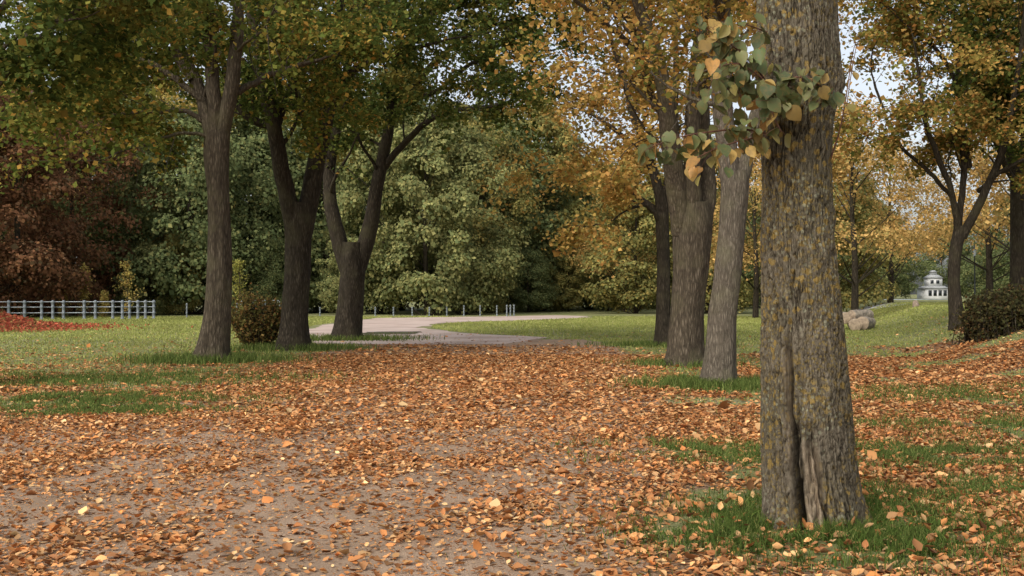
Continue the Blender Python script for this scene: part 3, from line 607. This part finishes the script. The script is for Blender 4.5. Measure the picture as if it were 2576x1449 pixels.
# ---------------------------------------------------------------- shrubs
def shrub(name,c,dims,palette,nst,nl,ls,label,cat="shrub",seed=1,boxy=False,group=None):
    rg=np.random.default_rng(seed);mb=MB();c=np.asarray(c,float);tips=[]
    for i in range(nst):
        a=rg.random()*6.283;r=rg.random()**.5
        if boxy:
            u_=(rg.random()-.5)*2;v_=(rg.random()-.5)*2;hh=dims[2]*(1-.25*abs(u_)**7-.35*abs(v_)**4)*(.5+.5*rg.random()**.4)*(.92+.16*float(vn(u_*4,v_*2,0,seed)))
            bx_=c[0]+u_*dims[0]/2;by_=c[1]+v_*dims[1]/2;zb_=hgt(bx_,by_)
            tp=np.array([bx_,by_,max(zb_+.3,.3+hh)]);b=np.array([bx_+rg.normal(0,.1),by_+rg.normal(0,.1),0]);b[2]=hgt(b[0],b[1])-.05
        else:
            b=c+[math.cos(a)*r*dims[0]*.15,math.sin(a)*r*dims[1]*.15,-.05];el=rg.random()**.7
            tp=c+[math.cos(a)*dims[0]*.5*math.sin(r*1.5)*(.7+.4*el),math.sin(a)*dims[1]*.5*math.sin(r*1.5),dims[2]*(.3+.7*math.cos(r*1.2)*(.8+.3*rg.random()))]
        P=catmull(np.array([b,(b+tp)/2+rg.normal(0,.06,3),tp]),7);tips.append(P);mb.tube(P,np.linspace(.014,.004,7),5)
    e=empty(name,c,label=label,category=cat)
    if group:e['group']=group
    mb.mk('stems',M_bark_dark,origin=c,parent=e)
    T=np.array(tips);i=rg.integers(0,len(T),nl);f=(.1+.9*rg.random(nl)**.7)*5.99;a=f.astype(int);f=(f-a)[:,None]
    pos=T[i,a]*(1-f)+T[i,a+1]*f+rg.normal(0,.08,(nl,3));v,q,nf=inst(DIAMOND,pos,ls*np.exp(rg.normal(0,.25,nl)),.8,rg)
    mk('leaves',v,q,M_leaf,origin=c,parent=e,col=pal(*palette,nl,rg,.25));return e
shrub('shrub',(-7.05,31.6,0),(1.7,1.4,1.6),([(140,116,70),(114,112,64),(150,108,66),(92,92,54)],[3,3,1.5,2]),170,5200,.08,"bushy brown-green shrub beside a lime trunk",seed=2)
shrub('hedge',(13.65,27.6,float(hgt(13.65,27.6))),(5.0,1.8,1.45),([(88,80,50),(78,78,48),(104,78,52),(62,62,42)],[3,3,1.4,2]),700,26000,.075,"rounded dark brown-green hedge on the leaf-covered bank","hedge",seed=3,boxy=True)
rg=np.random.default_rng(31)
x=-24.3+rg.normal(0,1,24000)*2.5;y=49+rg.normal(0,1,24000)*2.4;hm=1.15*np.exp(-((x+25.5)/3.6)**2-((y-50)/3)**2)
pos=np.stack([x,y,.04+hm*(.3+.8*rg.random(24000))*(.6+.8*fbm(x*1.2,y*1.2,0,5))],1);v,q,nf=inst(DIAMOND,pos,.13,.6,rg)
mk('red_creeper',v,q,M_leaf,col=pal([(176,84,66),(192,106,80),(138,70,56),(172,130,84),(120,120,70)],[3,3,2,1.5,1.5],24000,rg,.25),kind='stuff',label="low mound of red creeper leaves on the lawn",category="plant")
def sapling(px,ytop,ybase,D,w,palette,label,seed):
    rg=np.random.default_rng(seed);b=np.array([(px-CX)/F*D,D,0.]);top=A(px,ytop,D);h=top[2];mb=MB();tips=[]
    mb.tube(catmull(np.array([b,b+[.05,0,h*.5],b+[0,0,h]]),12),np.linspace(.04,.01,12),8)
    for i in range(50):
        z=h*(.12+.85*rg.random());a=rg.random()*6.28;l=w*(1.15-z/h)*(.3+.9*rg.random()**1.5);p0=b+[0,0,z];p1=p0+[math.cos(a)*l,math.sin(a)*l,l*(.5+rg.random())]
        tips.append(np.array([p0,(p0+p1)/2,p1]));mb.tube(tips[-1],[.012,.008,.004],4)
    e=empty('sapling',b,label=label,category="tree",group="young yellow trees by the fence")
    mb.mk('trunk',M_bark,origin=b,parent=e)
    T=np.array(tips);n=800;wv=rg.random(50)**2;wv/=wv.sum();i=rg.choice(50,n,p=wv);f=rg.random((n,1));pos=T[i,0]*(1-f)+T[i,2]*f+rg.normal(0,.12,(n,3));v,q,nf=inst(DIAMOND,pos,.12,.8,rg)
    mk('crown',v,q,M_leaf,origin=b,parent=e,col=pal(*palette,n,rg,.2))
PS=([(190,168,96),(176,162,92),(198,164,98),(152,148,84)],[3,3,2,2])
sapling(212,668,790,72,.8,PS,"young yellow tree behind the metal fence",1);sapling(318,655,790,71,1.,PS,"young yellow tree behind the metal fence",2)
sapling(158,725,790,72,.4,PS,"young yellow tree behind the metal fence",3);sapling(602,655,790,74,1.4,([(166,162,86),(148,150,78),(182,172,92)],[3,3,2]),"young yellow-green tree beside the bollards",4)
sapling(262,735,790,72,.3,PS,"young yellow tree behind the metal fence",5)
# ---------------------------------------------------------------- metal posts / fence
M_metal=simple('galvanised_metal',(.17,.19,.20),.6,0.,6,.15,.1,.3);M_white=simple('pale_steel',(.38,.41,.42),.5,.1,6,.15,.1,.4)
prof=[(.0,.0),(.10,0),(.10,.05),(.065,.07),(.062,.30),(.078,.32),(.078,.38),(.062,.40),(.062,.62),(.078,.64),(.078,.70),(.062,.72),(.062,.88),(.085,.90),(.085,.97),(.05,1.03),(.0,1.05)]
pm=MB();pm.lathe((0,0,0),prof)
fe=empty('metal_fence',A(240,803,71)*[1,1,0],label="grey metal post fence with horizontal rails on the lawn",category="fence")
fo=np.array(fe.location)
pobj=pm.mk('post',M_metal,smooth=True);first=True
fpx=[-60,-20,22,62,105,133,160,212,240,284,308,326,347,366,387]
for i,x in enumerate(fpx):
    D=66+ (i/14.)*2.5
    o=pobj if first else pobj.copy()
    if not first: COL.objects.link(o)
    first=False;o.parent=fe;o.scale=(1.3,1.3,1.1);o.location=(np.array([(x-CX)/F*D,D,0])-fo)
a=np.array([(-60-CX)/F*66,66,0]);b=np.array([(387-CX)/F*68.5,68.5,0])
mb=MB()
for z in(.4,.74,1.05): mb.tube(np.array([a+[0,0,z],(a+b)/2+[0,0,z],b+[0,0,z]]),[.024]*3,8)
mb.mk('rail',M_white,origin=fo,parent=fe)
for i,(x,D,h) in enumerate([(470,72,.9),(580,70,.9),(596,73,.9),(805,78,.6),(944,78,.6),(990,78,.6),(1037,78,.6),(1080,78,.6),(1124,78.5,.7),(1167,79,.7),(1208,79,.7),(1250,79,.7),(1275,77,.75),(1284,78,.75),(1293,79,.75)]):
    o=bpy.data.objects.new('bollard',pobj.data);COL.objects.link(o);o.location=((x-CX)/F*D,D,0);o.scale=(.75,.75,h)
    o['label']="grey ringed metal bollard standing in the grass";o['category']="bollard";o['group']="bollards along the far path"
D=74;x0,x1=(606-CX)/F*D,(704-CX)/F*D;mb=MB();zb,zt=.12,1.1
ps=np.array([[x0,D,zb],[x0,D,zt-.1],[x0+.1,D,zt],[x1-.1,D,zt],[x1,D,zt-.1],[x1,D,zb],[x0,D,zb]])
for i in range(6): mb.tube(np.array([ps[i],(ps[i]+ps[i+1])/2,ps[i+1]]),[.022]*3,8)
for x in np.linspace(x0,x1,17)[1:-1]: mb.tube(np.array([[x,D,zb],[x,D,.6],[x,D,zt]]),[.011]*3,6)
for x in(x0+.25,x1-.25): mb.box((x,D,.03),(.06,.6,.04));mb.tube(np.array([[x,D,.04],[x,D,.1],[x,D,.16]]),[.02]*3,6)
mb.mk('crowd_barrier',M_white,origin=((x0+x1)/2,D,0),label="pale steel crowd barrier with vertical bars",category="barrier")
# ---------------------------------------------------------------- logs
M_logend=simple('log_cut',(.38,.29,.20),.85,0,9,.35);M_logb=simple('log_bark',(.29,.24,.18),.9,0,7,.6,.8)
def log(c,r,L,az,label,seed):
    d=np.array([math.sin(az),math.cos(az),0]);c=np.asarray(c,float)
    P=np.array([c+d*L*t for t in np.linspace(0,1,9)]);v,q=tube(P,[r*(1+.06*math.sin(i*1.7+seed)) for i in range(9)],26,rough=.09,seed=seed)
    e=empty('log',c,label=label,category="log",group="cut logs piled on the grass")
    mk('bark',v,q,M_logb,origin=c,parent=e,smooth=True)
    for nm,k in(('cut_end',0),('cut_end',8)):
        ring=v[k*26:(k+1)*26]*1.0;cc=ring.mean(0)+d*(-.012 if k==0 else .012)
        inner=cc+(ring-ring.mean(0))*.93;V=np.vstack([ring,inner,[cc]]);q1=np.array([[i,(i+1)%26,26+(i+1)%26,26+i] for i in range(26)]);t1=np.array([[26+i,26+(i+1)%26,52] for i in range(26)])
        mk(nm,V,[q1,t1],M_logend,origin=c,parent=e)
lc=G(2152,832);D=lc[1]
log((lc[0],D,.24+hgt(lc[0],D)),.25,1.6,.25,"pale cut log lying on the lawn",1)
log((lc[0]+.42,D+.5,.28+hgt(lc[0]+.4,D)),.27,1.5,.5,"pale cut log leaning on the pile",2)
log((lc[0]-.2,D+.7,.50),.24,1.4,.15,"pale cut log on top of the pile",3)
log((lc[0]+.1,D+.9,.62),.22,1.3,.9,"short pale log on top of the pile",4)
bx,by=A(2303,0,58)[0],58
u=np.linspace(0,np.pi,14);w=np.linspace(0,2*np.pi,20,endpoint=False);U,W=np.meshgrid(u,w,indexing='ij')
r=.2*(1+.5*(fbm(np.sin(U)*np.cos(W)*1.6+4,np.sin(U)*np.sin(W)*1.6,np.cos(U)*1.6,2)-.5)*2)
V=np.stack([r*np.sin(U)*np.cos(W)*.8,r*np.sin(U)*np.sin(W),r*np.cos(U)*1.35+.1],-1).reshape(-1,3)+[bx,by,hgt(bx,by)]
a=np.arange(13)[:,None]*20;j=np.arange(20)[None];k=(j+1)%20
mk('boulder',V,np.stack([a+j,a+k,a+20+k,a+20+j],-1).reshape(-1,4),simple('stone',(.3,.23,.17),.9,0,5,.3,.8),origin=(bx,by,float(hgt(bx,by))),smooth=True,label="rough beige boulder on the grass bank",category="rock")
M_stake=simple('stake_wood',(.16,.13,.10),.9)
for i,x in enumerate([2122,2150,2176,2196,2214,2232]):
    D=88;X0=(x-CX)/F*D;z0=float(hgt(X0,D));mb=MB();mb.lathe((0,0,0),[(.0,-.1),(.05,-.1),(.05,.8),(.045,.9),(.0,.93)],8)
    o=mb.mk('wooden_post',M_stake);o.location=(X0,D,z0);o['label']="short weathered wooden post in the grass";o['category']="post";o['group']="wooden posts at the lawn edge"
D=80;X0=(2452-CX)/F*D;z0=float(hgt(X0,D));M_blk=simple('lamp_black',(.03,.035,.035),.5,.3)
e=empty('street_lamp',(X0,D,z0),label="dark slender park street lamp with lantern head",category="street lamp")
mb=MB();mb.lathe((X0,D,z0),[(.0,0),(.12,0),(.12,.3),(.06,.45),(.045,3.2),(.06,3.22),(.03,3.3)],10);mb.mk('pole',M_blk,origin=(X0,D,z0),parent=e)
mb=MB();mb.lathe((X0,D,z0),[(.08,3.3),(.17,3.7),(.17,3.72)],8);mb.mk('lantern',simple('lamp_glass',(.25,.27,.27),.2),origin=(X0,D,z0),parent=e)
mb=MB();mb.lathe((X0,D,z0),[(.22,3.73),(.18,3.8),(.05,3.95),(.0,4.05)],8);mb.mk('lamp_cap',M_blk,origin=(X0,D,z0),parent=e)
D=150.;X0=(2347-CX)/F*D;BZ=.55;o_=(X0,D,0);M_wall=simple('white_render',(.75,.75,.73),.8,0,2,.08);M_roof=simple('roof_grey',(.38,.39,.38),.7,0,4,.15);M_win=simple('window_dark',(.03,.035,.04),.2)
e=empty('pavilion',o_,label="small white pavilion with two-tier grey roof",category="building")
mb=MB();mb.box((X0,D,.85+BZ/2),(3.1,3.1,1.7+BZ));mb.box((X0,D,2.55+BZ),(1.8,1.8,1.0));mb.mk('wall',M_wall,origin=o_,parent=e)
def frus(mb,z0,w0,z1,w1):
    v=np.array([[X0+sx*w,D+sy*w,z+BZ] for z,w in((z0,w0),(z1,w1)) for sx,sy in((-1,-1),(1,-1),(1,1),(-1,1))])
    mb.add(v,np.array([[0,1,5,4],[1,2,6,5],[2,3,7,6],[3,0,4,7],[3,2,1,0],[4,5,6,7]]))
mb=MB();frus(mb,1.703,1.75,2.04,1.0);frus(mb,3.053,1.05,3.5,.5);frus(mb,3.503,.42,3.85,.36);frus(mb,3.853,.5,4.1,.12);mb.mk('roof',M_roof,origin=o_,parent=e)
for x in(-.95,-.3,.35,1.):
    mb=MB();mb.box((X0+x,D-1.56,1.1+BZ),(.42,.05,.75));mb.mk('window',M_win,origin=o_,parent=e)
for x in(-.45,.3):
    mb=MB();mb.box((X0+x,D-.91,2.55+BZ),(.4,.05,.45));mb.mk('window',M_win,origin=o_,parent=e)
mb=MB();xa=(2235-CX)/F*118;mb.box((xa+3.0,118,.45),(8.5,.3,.9));mb.box((xa+3.,118,.94),(8.7,.42,.076));mb.mk('low_wall',simple('wall_grey',(.33,.36,.38),.85,0,2,.2),origin=(xa+3,118,0),label="low grey-blue wall before the pavilion",category="wall")
# ---------------------------------------------------------------- sky / light / camera
w=bpy.data.worlds.new("World");bpy.context.scene.world=w;w.use_nodes=True;nt=w.node_tree;nt.nodes.clear()
el,az=math.radians(40),math.radians(215)
sk=nt.nodes.new('ShaderNodeTexSky');sk.sky_type='NISHITA';sk.sun_disc=False;sk.sun_elevation=el;sk.sun_rotation=az;sk.dust_density=4.;sk.air_density=1.;sk.ozone_density=1.
hs=N(nt,'ShaderNodeHueSaturation',{'Color':sk.outputs[0],'Saturation':.4,'Value':1.5})
bg=N(nt,'ShaderNodeBackground',{'Color':hs.outputs[0],'Strength':.15});N(nt,'ShaderNodeOutputWorld',{0:bg.outputs[0]})
su=bpy.data.lights.new('sun','SUN');su.energy=1.1;su.angle=math.radians(35);su.color=(1,.96,.88)
so=bpy.data.objects.new('sun',su);COL.objects.link(so)
d=Vector((math.sin(az)*math.cos(el),math.cos(az)*math.cos(el),math.sin(el)));so.rotation_euler=d.to_track_quat('Z','Y').to_euler();so.location=(0,0,30)
cam=bpy.data.cameras.new('camera');cam.lens=40;cam.sensor_width=36;cam.clip_end=4000;co=bpy.data.objects.new('camera',cam);COL.objects.link(co)
co.location=(0,0,H);co.rotation_euler=(math.radians(90)+math.atan((HY-724.5)/F),0,0);bpy.context.scene.camera=co
vs=bpy.context.scene.view_settings;vs.view_transform='Standard';vs.look='None';vs.exposure=0
